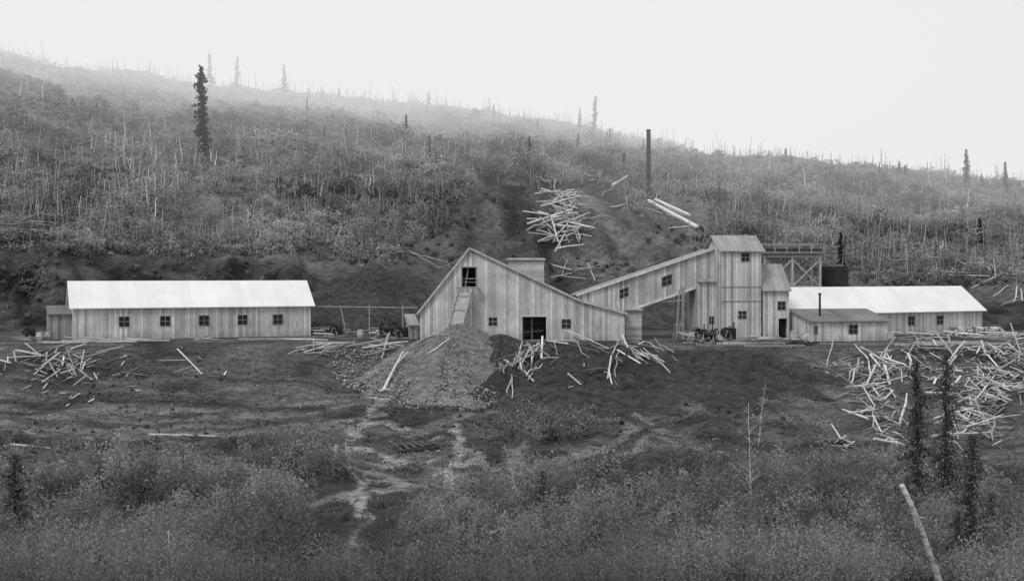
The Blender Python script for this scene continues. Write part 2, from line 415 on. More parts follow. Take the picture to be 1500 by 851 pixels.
# ---------------------------------------------------------------- brush
def leaves(C,size,tn,up=.3,elong=1.6):
    n=len(C)
    a=NR.normal(size=(n,3));a[:,2]+=up;a/=np.linalg.norm(a,axis=1)[:,None]
    b=NR.normal(size=(n,3));b-=a*(a*b).sum(1)[:,None];b/=np.linalg.norm(b,axis=1)[:,None]
    s=size[:,None];a=a*s*elong/2;b=b*s/2
    co=np.stack([C-a,C+b,C+a,C-b],1).reshape(-1,3)
    fc=np.arange(4*n).reshape(n,4);return co,fc,np.repeat(tn,4)
def merge(L):
    o=0;cs=[];fs=[];ts=[]
    for c,f,t in L: cs.append(c);fs.append(f+o);ts.append(t);o+=len(c)
    return np.concatenate(cs),np.concatenate(fs),np.concatenate(ts)
def bushes(px,py,rad,hgt,nl,lsz,tn,elong=1.8):
    n=len(px);k=nl;pz=Hn(px,py)
    th=NR.uniform(0,2*np.pi,(n,k));r=np.sqrt(NR.uniform(0,1,(n,k)));h=NR.uniform(0,1,(n,k))**.8
    lump=1+.3*np.sin(th*3+NR.uniform(0,6,(n,1)))
    rr=r*rad[:,None]*lump*np.sqrt(np.clip(1.05-h*h,0,1))
    x=px[:,None]+rr*np.cos(th);y=py[:,None]+rr*np.sin(th);z=pz[:,None]+h*hgt[:,None]*NR.uniform(.75,1.15,(n,k))
    C=np.stack([x,y,z],-1).reshape(-1,3)
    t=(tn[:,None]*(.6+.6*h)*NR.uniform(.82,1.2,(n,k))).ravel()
    sz=(lsz[:,None]*NR.uniform(.6,1.4,(n,k))).ravel()
    return leaves(C,sz,t,.6,elong)
def stems(px,py,h,w,tn,lean=.12):
    n=len(px);z=Hn(px,py);b=np.stack([px,py,z-.1],-1);l=NR.normal(size=(n,2))*lean*h[:,None]
    tp=b+np.stack([l[:,0],l[:,1],h],-1);a=NR.uniform(0,.6,n)-.3
    s=np.stack([np.cos(a)*w/2,np.sin(a)*w/2,0*w],-1)
    co=np.stack([b-s,b+s,tp+s*.4,tp-s*.4],1).reshape(-1,3)
    return co,np.arange(4*n).reshape(n,4),np.repeat(tn,4)
L=[]
LIMU=[-200,0,200,380,430,520,560,640,760,900,1000,1200,1350,1500,1700];LIMV=[690,690,685,695,750,815,815,750,720,700,695,700,720,725,720]
def fgmask(px,py,ex=0):
    u=750+F*px/py;v=HV-F*Hn(px,py)/py
    lim=np.interp(u,LIMU,LIMV)+fbm(px/4,py/4,90,3)*60+ex
    return (v>lim)&~((u>450)&(u<590)&(v<830)&(NR.uniform(0,1,len(px))<.85))&~((u>1300)&(u<1410)&(py<46)&(v>830))
n=5400
py=NR.uniform(38,84,n);px=NR.uniform(-.52,.52,n)*py
keep=fgmask(px,py);px,py=px[keep],py[keep];n=len(px)
cl=fbm(px/7,py/7,101,3)
hg=np.clip(1.1+cl*2.4+NR.uniform(-.4,.5,n),.3,2.6);rd=NR.uniform(.4,1.0,n)
big_=np.clip(1+1.3*fbm(px/8,py/8,77,3),.35,1.8)
tn=np.clip(.235*big_*NR.uniform(.75,1.25,n),.04,.5)
tn*=np.interp(py,[38,50,75],[.68,.85,1.1])
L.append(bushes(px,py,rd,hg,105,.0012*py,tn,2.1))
m_=430;bx=NR.uniform(40,82,m_);bxx=NR.uniform(-.52,.52,m_)*bx;kp=fgmask(bxx,bx,8);bxx,bx=bxx[kp],bx[kp];m_=len(bx)
hh_=NR.uniform(1.4,3.0,m_)*np.interp(bx,[40,55,82],[.75,.9,1.0])
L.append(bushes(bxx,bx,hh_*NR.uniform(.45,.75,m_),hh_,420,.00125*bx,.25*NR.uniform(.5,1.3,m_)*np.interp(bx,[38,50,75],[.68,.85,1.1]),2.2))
k=11000
i=NR.integers(0,n,k);sx=px[i]+NR.normal(size=k)*.5;sy=py[i]+NR.normal(size=k)*.5
L.append(stems(sx,sy,hg[i]*NR.uniform(.7,1.4,k),np.full(k,.013),NR.uniform(.12,.34,k),.24))
def clump(u0,u1,v0,v1,n,h0,h1,t,nl=70,ls=.0012):
    q=[gat(R.uniform(u0,u1),R.uniform(v0,v1)) for _ in range(n)];q=np.array([p for p in q if p])
    a=NR.uniform(h0,h1,len(q))
    L.append(bushes(q[:,0],q[:,1],a*.75,a,nl,ls*q[:,1],t*NR.uniform(.6,1.4,len(q))))
    i=NR.integers(0,len(q),n*3);L.append(stems(q[i,0]+NR.normal(size=n*3)*.4,q[i,1]+NR.normal(size=n*3)*.4,a[i]*NR.uniform(.8,1.4,n*3),np.full(n*3,.02),NR.uniform(.1,.28,n*3),.2))
def gclump(cu,cv,su,sv,n,h0,h1,t,nl=80,dmin=40,dmax=118,rf=.8):
    q=[gat(R.gauss(cu,su),R.gauss(cv,sv),dmin) for _ in range(n)];q=np.array([p for p in q if p and p[1]<dmax])
    a=NR.uniform(h0,h1,len(q))
    L.append(bushes(q[:,0],q[:,1],a*rf,a,nl,.0012*q[:,1],t*NR.uniform(.5,1.4,len(q))))
gclump(810,634,32,11,140,.5,1.7,.2);gclump(435,685,36,13,120,.5,2.0,.21);clump(-50,110,640,665,20,.3,.8,.18)
clump(20,330,530,640,40,.1,.3,.16,30);clump(960,1200,672,700,50,.2,.8,.16,50);gclump(1050,610,90,15,16,.1,.35,.14,30)
clump(1200,1500,690,715,70,.4,1.1,.16);clump(0,450,645,690,50,.15,.6,.17,40);clump(560,740,600,630,16,.1,.3,.14,30);clump(440,600,740,840,26,.2,.9,.16,60)
k=22000;lu=NR.uniform(-150,1650,k);ly=NR.uniform(80,120,k);lx_=(lu-750)/F*ly;lz_=Hn(lx_,ly)+.03
L.append(leaves(np.stack([lx_,ly,lz_],-1),NR.uniform(.05,.2,k)*NR.uniform(.4,1,k),np.clip(NR.lognormal(-2.2,.7,k),.02,.5),0,2.5))
c_,f_,t_=merge(L)
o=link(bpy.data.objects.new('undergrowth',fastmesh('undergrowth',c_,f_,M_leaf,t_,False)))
top(o,'dense leafy willow scrub covering the valley floor','undergrowth',None,'stuff')
# hillside brush
SKU=[-700,0,200,400,600,750,900,1100,1300,1500,2200];SKV=[40,75,112,135,153,175,200,228,245,268,330]
n=21000
uu=NR.uniform(-250,1750,n)
sk=np.interp(uu,SKU,SKV)
LOU=[-200,0,80,250,450,520,600,650,700,900,960,1040,1130,1250,1450,1700];LOV=[345,350,355,374,366,384,380,340,262,252,335,365,385,418,425,425]
lo=np.interp(uu,LOU,LOV)+fbm(uu/28,uu*0,303,4)*34
vv=sk-2+(lo-sk)*NR.uniform(0,1,n)**.85
def place(uu,vv):
    iu=np.clip(np.round((uu+330)/5).astype(int),0,len(uscan)-1);j0=np.searchsorted(dscan,147)
    vb=VC[iu][:,j0:];ok=vb<=vv[:,None];has=ok.any(1);ix=ok.argmax(1)[has]
    py=dscan[j0+ix]+NR.uniform(-.5,0,len(ix));return (uu[has]-750)/F*py,py
px,py=place(uu,vv)
pipe_c=lambda x,y:(np.abs(750+F*x/y-990)<50)&(np.abs(HV-F*Hn(x,y)/y-322)<26)
n=len(px);dens=fbm(px/14,py/22,140,4);keep=(NR.uniform(-.9,.6,n)<dens*1.6+.2)&~pipe_c(px,py);px,py=px[keep],py[keep];n=len(px)
tn=.31*(1+1.0*fbm(px/9,py/16,150,4))*NR.uniform(.75,1.25,n)
hg=NR.uniform(.3,1.5,n)*(1+1.1*fbm(px/16,py/16,160,3));rd=hg*NR.uniform(.8,1.8,n)
L=[bushes(px,py,rd,hg,29,.00098*py,np.clip(tn,.08,.55),2.0)]
k=5200;i=NR.integers(0,n,k)
L.append(stems(px[i]+NR.normal(size=k),py[i]+NR.normal(size=k),NR.uniform(.8,3.8,k),.0005*py[i],NR.uniform(.2,.65,k),.13))
m_=700;uu=NR.uniform(-200,1700,m_);sk=np.interp(uu,SKU,SKV);lo=np.interp(uu,LOU,LOV);vv=sk+8+(lo-sk)*NR.uniform(.0,.97,m_)**.7
bx,by=place(uu,vv);kp=~pipe_c(bx,by);bx,by=bx[kp],by[kp];m_=len(bx);hh_=NR.uniform(1.2,3.2,m_)
L.append(bushes(bx,by,hh_*NR.uniform(.6,1.1,m_),hh_,130,.00098*by,.32*NR.uniform(.4,1.25,m_),2.0))
gclump(240,366,110,5,190,.3,1.2,.27,60,147,190,1.2);gclump(40,352,50,5,70,.3,1.2,.27,60,147,190,1.2);gclump(560,375,40,8,40,.3,.9,.22,50,147,190)
gclump(1020,350,30,10,30,.3,.9,.22,50,147,200);gclump(300,405,120,14,40,.2,.7,.18,40,146,170);gclump(40,420,40,25,60,.3,1.0,.2,60,146,170);gclump(1330,415,110,5,50,.3,.9,.22,50,147,200)
gclump(870,395,60,14,40,.2,.8,.2,40,146,170);gclump(520,285,60,12,70,.8,2.4,.15,60,150,260);gclump(700,310,60,40,30,.2,.8,.2,40,150,260)
k=1500;uu=NR.uniform(-100,1600,k);dd_=NR.uniform(360,392,k);L.append(stems((uu-750)/F*dd_,dd_,NR.uniform(1,5.5,k)*NR.uniform(.4,1,k),np.full(k,.2),NR.uniform(.1,.35,k),.08))
c_,f_,t_=merge(L)
o=link(bpy.data.objects.new('hillside_brush',fastmesh('hillside_brush',c_,f_,M_leaf,t_,False)))
top(o,'grey scrub and thin saplings covering the burnt hillside','brush',None,'stuff')
# ---------------------------------------------------------------- spruces
def crown_mesh(name,h,w,nb,seed,ls,tb=.035,bare=.06,pw=.65,jag=1.0):
    rg=np.random.default_rng(seed);Cs=[];T=[];gap=rg.uniform(0,1,20)
    for b in range(nb):
        t=bare+(1-bare)*(b+rg.uniform(0,1))/nb
        rr=(w/2)*((1-t)**pw)*(rg.uniform(.3,1.2) if rg.uniform()<.8 else rg.uniform(1.0,1.6)*jag)*(.5+.75*gap[int(t*19.9)])+.05
        az=rg.uniform(0,6.28);m=max(4,int(15*rr/(w/2)))
        q=np.linspace(.1,1,m)
        dx=np.cos(az)*q*rr;dy=np.sin(az)*q*rr;dz=-.55*rr*q**1.3+.25*rr*q**3
        p=np.stack([dx,dy,t*h+dz],-1)+rg.normal(size=(m,3))*.03*w
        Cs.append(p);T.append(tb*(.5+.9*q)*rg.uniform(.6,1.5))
    C=np.concatenate(Cs);T=np.concatenate(T)
    C=np.repeat(C,2,0)+rg.normal(size=(2*len(C),3))*.03*w;T=np.repeat(T,2)
    co,fc,tn=leaves(C,np.full(len(C),ls)*rg.uniform(.5,1.4,len(C)),T,up=0,elong=2.6)
    return fastmesh(name,co,fc,M_need,tn,False)
def trunk_mesh(name,h,r):
    mb=MB();mb.tube([(0,0,-.3),(0,0,h*.5),(0,0,h*.97)],[r,r*.6,r*.1],6);o=mb.obj(name,[M_dead2]);me=o.data;bpy.data.objects.remove(o);return me
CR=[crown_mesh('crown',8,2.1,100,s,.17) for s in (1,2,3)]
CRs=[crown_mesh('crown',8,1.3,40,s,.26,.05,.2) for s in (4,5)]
TRm=trunk_mesh('trunk',8,.12)
def spruce(p,h,var,label,group,wf=1.0,crm=None):
    e=empty('spruce_tree',p,R.uniform(0,6));s=h/8
    tr=link(bpy.data.objects.new('trunk',TRm),e);cr=link(bpy.data.objects.new('crown',crm or CR[var%3]),e)
    for o in (tr,cr): o.scale=(s*wf,s*wf,s)
    e.rotation_euler[0]=R.gauss(0,.025);e.rotation_euler[1]=R.gauss(0,.025)
    return top(e,label,'tree',group)
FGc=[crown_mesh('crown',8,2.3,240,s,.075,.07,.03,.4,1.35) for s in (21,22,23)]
for i,(u,vt,vb,d) in enumerate([(1345,528,745,64),(1385,515,712,68),(1421,638,815,48)]):
    x=(u-750)/F*d;z=H(x,d);h=(-(vt-HV)/F*d)-z
    spruce((x,d,z),h,0,'tall slender black spruce with ragged drooping branches in scrub','dark spruces in the scrub',[.78,.72,1.05][i],FGc[i])
for (u,d,h) in [(22,60,4.6),(795,66,2.2),(985,60,1.6),(1330,64,1.8),(560,48,1.5),(1180,55,1.7),(1455,56,2.8),(1400,50,2.2)]:
    x=(u-750)/F*d;spruce((x,d,H(x,d)),h,1,'small young spruce rising above the leafy scrub','young spruces in the scrub',1.6,FGc[1])
def hs(u,vt,vb,wf=1,crm=None,lab='small spruce standing on the burnt hillside'):
    p=gat(u,vb,150)
    if not p: 
        d=392;x=(u-750)/F*d;p=(x,d,H(x,d))
    h=max(2.,(vb-vt)/F*p[1]);spruce(p,h,R.randint(0,2),lab,'spruces on the hillside',wf,crm)
big=crown_mesh('crown',8,1.6,170,77,.14,.04,.02,.42,1.25)
hs(298,98,230,.9,big,'very tall dark shaggy spruce standing alone on the hillside')
hs(308,80,128,1.0,CR[0]);hs(346,85,133,.9,CR[1]);hs(417,97,140,1.0,CR[0]);hs(870,142,193,.9,CR[1]);hs(848,160,192,.9,CR[0])
hs(914,224,252,1.2);hs(1416,222,275,1.1);hs(1474,238,285,1.1,CR[0]);hs(1437,320,358,1.4);hs(1232,345,395,1.1);hs(717,145,170,.8,CRs[1])
for _ in range(60):
    u=R.uniform(440,1560);sk_=np.interp(u,SKU,SKV)
    if R.random()<.6: vb=sk_+R.uniform(3,16);h_=R.uniform(9,24)
    else: vb=sk_+R.uniform(10,90);h_=R.uniform(10,26)
    if 640<u<960 and vb>235: continue
    hs(u,vb-h_,vb,R.uniform(.8,1.6),R.choice(CR+CRs))
DT=[]
for s in range(6):
    rr=random.Random(s+50);mb=MB();pts=[];x=y=0
    for i in range(6):
        pts.append((x,y,-.4+i*1.3));x+=rr.uniform(-.16,.16);y+=rr.uniform(-.16,.16)
    mb.tube(pts,[.13,.12,.1,.085,.065,.03],5)
    for b in range(rr.randint(4,11) if s>1 else 1):
        t=rr.uniform(.3,.95);i=int(t*5);p=Vector(pts[i]).lerp(Vector(pts[min(i+1,5)]),t*5-i);a=rr.uniform(0,6.28);l=rr.uniform(.3,1.1)
        mb.tube([p,p+Vector((math.cos(a)*l,math.sin(a)*l,rr.uniform(-.1,.6)*l))],[.035,.012],4)
    o=mb.obj('dead_tree',[M_dead if s%3 else M_dead2]);DT.append(o.data);bpy.data.objects.remove(o)
cnt=0
while cnt<292:
    u=R.uniform(-40,1540)
    sk_=float(np.interp(u,SKU,SKV))
    r_=R.random();mn=9
    if r_<.28: vb=sk_+R.uniform(2,12)
    elif r_<.48: u=R.gauss(190,28) if R.random()<.4 else R.gauss(250,110);vb=R.gauss(262,30);mn=20
    else: vb=sk_+R.uniform(5,150)
    if 600<u<960 and vb>245 : continue
    p=gat(u,vb,150)
    if not p: d=390;x=(u-750)/F*d;p=(x,d,H(x,d))
    if p[1]<158: continue
    o=bpy.data.objects.new('dead_tree',R.choice(DT if mn==9 else DT[1:3]+DT[4:]));hh=(mn+32*R.random()**1.7)/F*p[1]/6.5
    o.location=p;o.scale=(max(.8,min(hh,1.25)),)*2+(hh,);o.rotation_euler=(R.gauss(0,.08),R.gauss(0,.09),R.uniform(0,6));link(o)
    top(o,'bare dead tree trunk standing on the burnt hillside','dead tree','dead trees on the hillside');cnt+=1
def bare_tree(p0,p1,r,seed,m,nb,label,bl=1.0,name='birch_tree'):
    rr=random.Random(seed);mb=MB();p0=Vector(p0);p1=Vector(p1);k=8;pts=[]
    jt=1.3 if nb>4 else .25
    for i in range(k): pts.append(p0.lerp(p1,i/(k-1))+Vector((rr.uniform(-1,1),rr.uniform(-1,1),0))*r*jt*(i>0)+Vector((.12 if nb<=4 else 0,0,0))*math.sin(math.pi*i/(k-1)))
    e=empty(name,p0)
    off=lambda q:Vector(q)-p0
    mb.tube([off(q) for q in pts],[r*(1-(.8 if nb>4 else .3)*i/(k-1)) for i in range(k)],10)
    mb.obj('trunk',[m],e,True)
    if nb:
        cb=MB();Ln=(p1-p0).length
        for b in range(nb):
            t=rr.uniform(.3,.98) if nb>4 else rr.uniform(.7,.95);q=off(p0.lerp(p1,t));a=rr.uniform(0,6.28);l=rr.uniform(.3,.9)*bl*(1.2-t)*Ln*.25
            d=Vector((math.cos(a),math.sin(a),rr.uniform(.3,1.2))).normalized()
            e2=q+d*l;cb.tube([q,q+d*l*.5+Vector((0,0,.03)),e2],[r*.28,r*.18,r*.06],4,cap=False)
            for c in range(4):
                s=q+d*l*rr.uniform(.35,1);d2=(d+Vector((rr.uniform(-1,1),rr.uniform(-1,1),rr.uniform(0,.8)))).normalized()
                cb.tube([s,s+d2*l*.45],[r*.12,r*.04],3,cap=False)
        cb.obj('crown',[m],e)
    return top(e,label,'tree')
def bt(u0,v0,u1,v1,d,r,seed,m,nb,lab,d1=None,bl=1,name='birch_tree'):
    a=P(u0,v0,d);b=P(u1,v1,d1 or d);a.z=min(a.z,H(a.x,a.y)-.1);bare_tree(a,b,r,seed,m,nb,lab,bl,name)
bt(1394,880,1321,710,35,.1,1,M_birch,4,'leaning broken white birch trunk among the scrub',34,.8)
bt(1100,780,1096,590,64,.055,2,M_birch,26,'thin leafless white birch with fine twigs')
bt(772,770,738,650,66,.045,3,M_birch,34,'small leafless birch with spreading twigs',None,1.5)
bt(255,860,248,775,42,.05,4,M_birch,8,'thin pale bare sapling rising from scrub')
bt(68,780,48,682,58,.07,5,M_dead2,12,'dark leaning dead tree with short stubs',None,.8,'dead_tree')
bt(368,860,372,815,42,.03,6,M_birch,6,'thin pale bare sapling rising from scrub')
bt(1110,640,1122,560,90,.05,7,M_birch,20,'small leafless birch on the bare slope')
# ---------------------------------------------------------------- logs / planks
LG=[];PL=[]
for s in range(5):
    mb=MB();r=[.06,.08,.055,.07,.06][s];mb.tube([(-2,0,0),(-.7,.1*(s-1),0),(.8,-.07*s,.02),(2,0,0)],[r,r*.95,r*.85,r*.6],7)
    o=mb.obj('log',[[M_log,M_log,M_log2,M_log2,M_log3][s]]);LG.append(o.data);bpy.data.objects.remove(o)
for s in range(4):
    mb=MB();mb.box((-1.5,-.08,-.02),(1.5,.08,.02));o=mb.obj('plank',[[M_log,M_wood,M_wood2,M_log2][s]]);PL.append(o.data);bpy.data.objects.remove(o)
def stick(p,az,ln,kind='log',lift=0,lab=None,group=None,rs=1.0,tj=.07,z=None,hf=None,nm=None):
    hf=hf or H;dx=math.cos(az)*ln/2;dy=math.sin(az)*ln/2
    if z is None:
        za=hf(p[0]-dx,p[1]-dy);zb=hf(p[0]+dx,p[1]+dy);zc=hf(p[0],p[1]);mid=max((za+zb)/2,zc-.1);sl=math.atan2(zb-za,ln)
    else: mid=z;sl=0
    t=R.gauss(0,tj)
    o=bpy.data.objects.new(nm or kind,R.choice(LG if kind=='log' else PL))
    o.location=(p[0],p[1],mid+.09+lift+abs(math.sin(t))*ln*.3);s=ln/(4 if kind=='log' else 3)
    o.rotation_euler=(R.uniform(-.7,.7) if kind=='plank' else R.uniform(-1,1),-sl+t,az);o.scale=(s,rs,rs);link(o)
    top(o,lab,{'slab_wood':'slab wood','pole':'pole','fallen_log':'log'}.get(nm,kind),group)
def heap(cu,cv,su,sv,n,l0,l1,azm,azs,kind,lift,lab,group,rs=1,dmin=40,tj=.07,nm=None):
    for _ in range(n):
        u=R.gauss(cu,su);v=R.gauss(cv,sv);p=gat(u,v,dmin)
        if not p or (120.8<p[1]<147 and 100<u<1440): continue
        k=kind
        if kind=='mix': k='log' if R.random()<.5 else 'plank'
        stick(p,R.gauss(azm,azs),R.uniform(l0,l1),k,R.uniform(0,lift),lab,group,rs*R.uniform(.7,1.3),tj,None,None,nm)
lr='pale slab wood tumbled down the bank below the bunkhouse';gr='slab wood tumbled down the bank'
RH=[(1445,560,30,20,76),(1430,615,22,18,56),(1285,545,36,10,52),(1278,585,16,18,28),(1300,628,18,20,18),(1478,518,24,8,20),(1365,518,40,7,22),(1235,655,8,6,4),(1385,560,16,16,14)]
for (a,b,c,d,n_) in RH: heap(a,b,c,d,n_,.9,3.8,1.0,1.1,'mix',.4,lr,gr,1.0,40,.3,'slab_wood')
heap(820,322,17,24,84,3.0,7,.35,1.0,'log',1.1,'long pale log in a tangled pile on the hill spoil','logs piled on the hill spoil',1.9,150,.15)
heap(835,408,16,4,8,3,5,.2,.5,'plank',.2,'pale plank lying behind the mill','planks behind the mill',1,146)
hp='loose pale board scattered on the bare slope';hg_='boards scattered on the slope'
heap(85,540,26,12,42,.8,3,.6,1.1,'plank',.3,hp,hg_,1,40,.3)
heap(60,525,40,6,12,1.5,4,0,.6,'plank',.3,hp,hg_)
heap(130,580,45,12,10,.5,1.2,.6,1.1,'plank',.1,hp,hg_)
heap(240,535,60,14,12,.6,2.6,.6,.9,'plank',.1,hp,hg_)
ml='pale pole lying on the edge of the mill yard';mg='poles on the yard edge'
heap(475,515,16,8,12,2,4.5,.7,.5,'mix',.3,ml,mg,1,40,.07,'pole')
tl='pale pole spilled down the spoil below the mill'
def mheap(cu,cv,su,sv,n,l0,l1,azm,azs,lift=.3,tj=.15):
    for _ in range(n):
        p=gatm(R.gauss(cu,su),R.gauss(cv,sv))
        if not p: continue
        stick(p,R.gauss(azm,azs),R.uniform(l0,l1),'log' if R.random()<.7 else 'plank',R.uniform(0,lift),tl,'poles spilled below the mill',R.uniform(.7,1.3),tj,None,HM,'pole')
mheap(772,528,11,15,26,1.5,4.5,1.35,.45);mheap(800,510,18,6,8,2,4.5,2.2,.6);mheap(748,560,4,10,3,2.5,4,1.6,.1)
mheap(925,515,24,9,20,2,5.5,2.2,.5);mheap(868,508,26,5,12,2,5,.1,.5);mheap(893,545,4,9,5,2,4,1.8,.2);mheap(960,525,12,8,8,2,4,2.3,.4)
mheap(572,514,20,7,16,2,4.5,.5,.8);mheap(830,545,40,16,8,.6,2,.6,1);mheap(640,500,16,6,4,1,3,.4,.8)
def yard(u0,u1,d0,d1,n,l0,l1,hz=.4):
    for _ in range(n):
        u=R.uniform(u0,u1);d=R.uniform(d0,d1);k_=R.choice(['log','plank']);stick(((u-750)/F*d,d,PZ),R.gauss(0,.5),R.uniform(l0,l1),k_,R.uniform(0,hz),'loose timber lying in the level mill yard','loose timber in the mill yard',1.1,.06,PZ,None,'pole' if k_=='log' else None)
yard(462,608,126,140,20,1,4.5,.5);yard(1000,1060,120.8,123.5,8,1,3,.6);yard(1060,1150,120.8,122.3,12,1,3.5,.4);yard(1160,1190,120.9,122.5,5,.8,2,.4)
yard(1310,1440,121,130,18,1,4,.6);yard(1440,1500,121,136,18,1.5,4.5,.6);yard(0,100,121.5,124,6,1,3,.5);yard(110,455,121.3,122.8,8,1,4,.15)
fl='fallen dead log on the cut hillside edge';fgp='fallen logs on the hillside'
for a in [(30,330,30,6,10,4,8,.5,.4),(60,345,40,4,10,4,8,.1,.3),(340,358,25,5,8,3,6,.1,.5),(625,385,18,3,6,4,8,.1,.2),(1440,400,35,12,22,3,7,-.3,.8),(640,245,20,8,6,4,7,.2,.6),(1250,330,150,50,12,3,7,.3,.8),(300,270,180,40,10,3,7,.3,.8),(885,300,20,30,6,3,6,.4,.8),(1480,430,15,15,10,3,6,.8,.5),(985,318,20,10,6,4,8,-.9,.2)]:
    heap(*a,'log',.4,fl,fgp,1.2,147,.07,'fallen_log')
mb=MB()
for (cu,cv,su,sv,n_) in RH+[(85,540,30,14,30)]:
    for _ in range(int(n_*1.8)):
        p=gat(R.gauss(cu,su*1.1),R.gauss(cv,sv*1.1))
        if not p or p[1]>120.5: continue
        az=R.gauss(1,1.2);ln=R.uniform(.3,2.0);t=R.gauss(.1,.3);d=Vector((math.cos(az)*math.cos(t),math.sin(az)*math.cos(t),math.sin(t)))*ln/2
        c=Vector(p)+Vector((0,0,R.uniform(.02,.25)));mb.beam(c-d,c+d,R.uniform(.03,.16),R.uniform(.02,.06),R.choice((0,1,1,2)))
o=mb.obj('slab_wood_debris',[M_log,M_log2,M_log3]);top(o,'tangled broken slab wood and splinters under the heap','debris',None,'stuff')
def sp2(u0,v0,u1,v1,rad,lab,dmin=40,m=None,lift=.1,name='fallen_log'):
    a=gat(u0,v0,dmin);b=gat(u1,v1,dmin)
    if not a or not b: return
    mb=MB();c=Vector(a);e=[Vector((0,0,lift)),Vector(b)-c+Vector((0,0,lift))]
    mb.tube([e[0],e[0].lerp(e[1],.5)+Vector((0,0,.02)),e[1]],[rad,rad*.9,rad*.8],8)
    o=mb.obj(name,[m or M_log]);o.location=c;top(o,lab,'log')
sp2(218,640,318,643,.1,'long pale log lying on the valley floor')
sp2(15,655,75,660,.1,'long pale log lying on the valley floor')
sp2(260,516,296,552,.08,'long pale pole lying down the bare slope')
sp2(897,270,934,252,.22,'pale fallen trunk lying on the hillside',150)
for (a,b,c_,d_,r_) in ((950,300,1022,338,.34),(960,299,1010,322,.28)):
    p=gat(a,b,150);q=gat(c_,d_,150);p=Vector(p);q=Vector(q)
    # lift until the straight pipe clears the ground along its length
    up=max(H(*(p.lerp(q,t).xy))-p.lerp(q,t).z for t in np.linspace(0,1,12))+r_*.7;up=min(up,2.5);p.z+=up;q.z+=up
    mb=MB();mb.tube([(0,0,0),q-p],[r_,r_],12);o=mb.obj('pipe',[M_log]);o.location=p;top(o,'thick pale pipe laid down the hillside','pipe')
sp2(1218,625,1240,660,.07,'pale pole lying on the slope');sp2(1238,657,1252,650,.07,'pale pole lying on the slope')
for r_ in range(4):
    for c in range(17-r_):
        x=(1378-750)/F*137+c*.36+r_*.18+R.uniform(-.06,.06);o=bpy.data.objects.new('firewood_billet',LG[(r_*3+c)%5]);o.location=(x,134+R.uniform(-.1,.1),PZ+.15+r_*.21);o.rotation_euler=(0,0,math.pi/2+R.uniform(-.2,.2));o.scale=(.35,2.0,2.0);link(o)
        top(o,'short firewood billet stacked beside the bunkhouse','firewood','firewood billets stacked by the bunkhouse')
def timber(u0,u1,v,d,h=.2,lab='squared timber lying along the yard edge'):
    a=P(u0,v,d);b=P(u1,v,d);mb=MB();mb.beam((0,0,0),(b.x-a.x,R.uniform(-.3,.3),R.uniform(-.05,.05)),.22,h);o=mb.obj('timber',[R.choice([M_wood,M_wood2,M_log3])]);o.location=(a.x,a.y,max(a.z,H(a.x,d)+h/2));top(o,lab,'timber','timbers along the yard edge')
for (a,b,v,d) in [(0,60,512,121),(55,130,510,121.5),(90,200,507,122),(120,195,511,120.5),(1020,1100,516,120.7),(1050,1150,513,121.3),(1090,1180,518,120.2),(1190,1300,516,119.8),(1200,1330,511,121),(1230,1345,519,119),(1310,1400,512,120.6),(350,455,497,124.6),(110,250,501,122.6),(1000,1060,508,121.6),(1040,1130,509,121.9),(1340,1440,505,121.4),(1400,1480,508,121),(460,520,505,121.5)]:
    timber(a,b,v,d)
# ---------------------------------------------------------------- buildings
A=(-44.0,124.0);B=(-21.7,133.3)
def s_of(u,A,B):
    k=(u-750)/F;return (k*A[1]-A[0])/((B[0]-A[0])-k*(B[1]-A[1]))*math.hypot(B[0]-A[0],B[1]-A[1])
wins=[]
for u in (182,242,299,355.5,407): 
    s=s_of(u,A,B);wins.append((s-.5,s+.5,1.3,2.3))
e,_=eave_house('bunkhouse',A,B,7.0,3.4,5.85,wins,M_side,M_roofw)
top(e,'long low board bunkhouse with five windows and white roof','building')
e,_=eave_house('shed',(-47.0,125.2),(-44.6,126.2),3.2,2.6,3.3,[],M_side3,M_roofd,1.0,.12)
top(e,'small dark board lean-to shed against the bunkhouse end','shed')
mx0=P(615,500,123.4).x;Y0=123.4
def lx(u): return (u-750)/F*Y0-mx0
def lz(v): return -(v-HV)/F*Y0-PZ
prof=[(lx(615),lz(455)),(lx(688),lz(364)),(lx(850),lz(441)),(lx(915),lz(459))]
W=prof[-1][0];DEP=11
def tfp(s): return float(np.interp(s,[p[0] for p in prof],[p[1] for p in prof]))-.05
e=empty('mill_building',(mx0,Y0,PZ));mb=MB()
ops=[(lx(677),lx(697),lz(420),lz(392)),(lx(765),lx(800),0.02,lz(464)),(lx(716),lx(728),lz(477),lz(465)),(lx(823),lx(836),lz(481),lz(468))]
wall(mb,(0,0),(W,0),tfp,ops,.15,0,[p[0] for p in prof])
wall(mb,(W,DEP),(0,DEP),lambda s:tfp(W-s),(),.15,0,[W-p[0] for p in prof])
wall(mb,(0,DEP-.15),(0,.15),prof[0][1]-.05);wall(mb,(W,.15),(W,DEP-.15),prof[-1][1]-.05)
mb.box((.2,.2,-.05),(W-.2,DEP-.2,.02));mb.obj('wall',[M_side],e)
rb=MB()
pr=[(prof[0][0]-.3,prof[0][1]-.4)]+prof[1:3]+[(prof[3][0]+.3,prof[3][1]-.08)]
for a,b in zip(pr[:-1],pr[1:]): slab(rb,a,b,-.3,DEP+.3,.12)
rb.obj('roof',[M_roofg],e)
fb=MB()
for a,b in zip(pr[:-1],pr[1:]): 
    fb.beam((a[0],-.33,a[1]+.02),(b[0],-.33,b[1]+.02),.05,.2)
fb.obj('barge_board',[M_wood],e)
for o_ in ops[2:]: window(e,*o_)
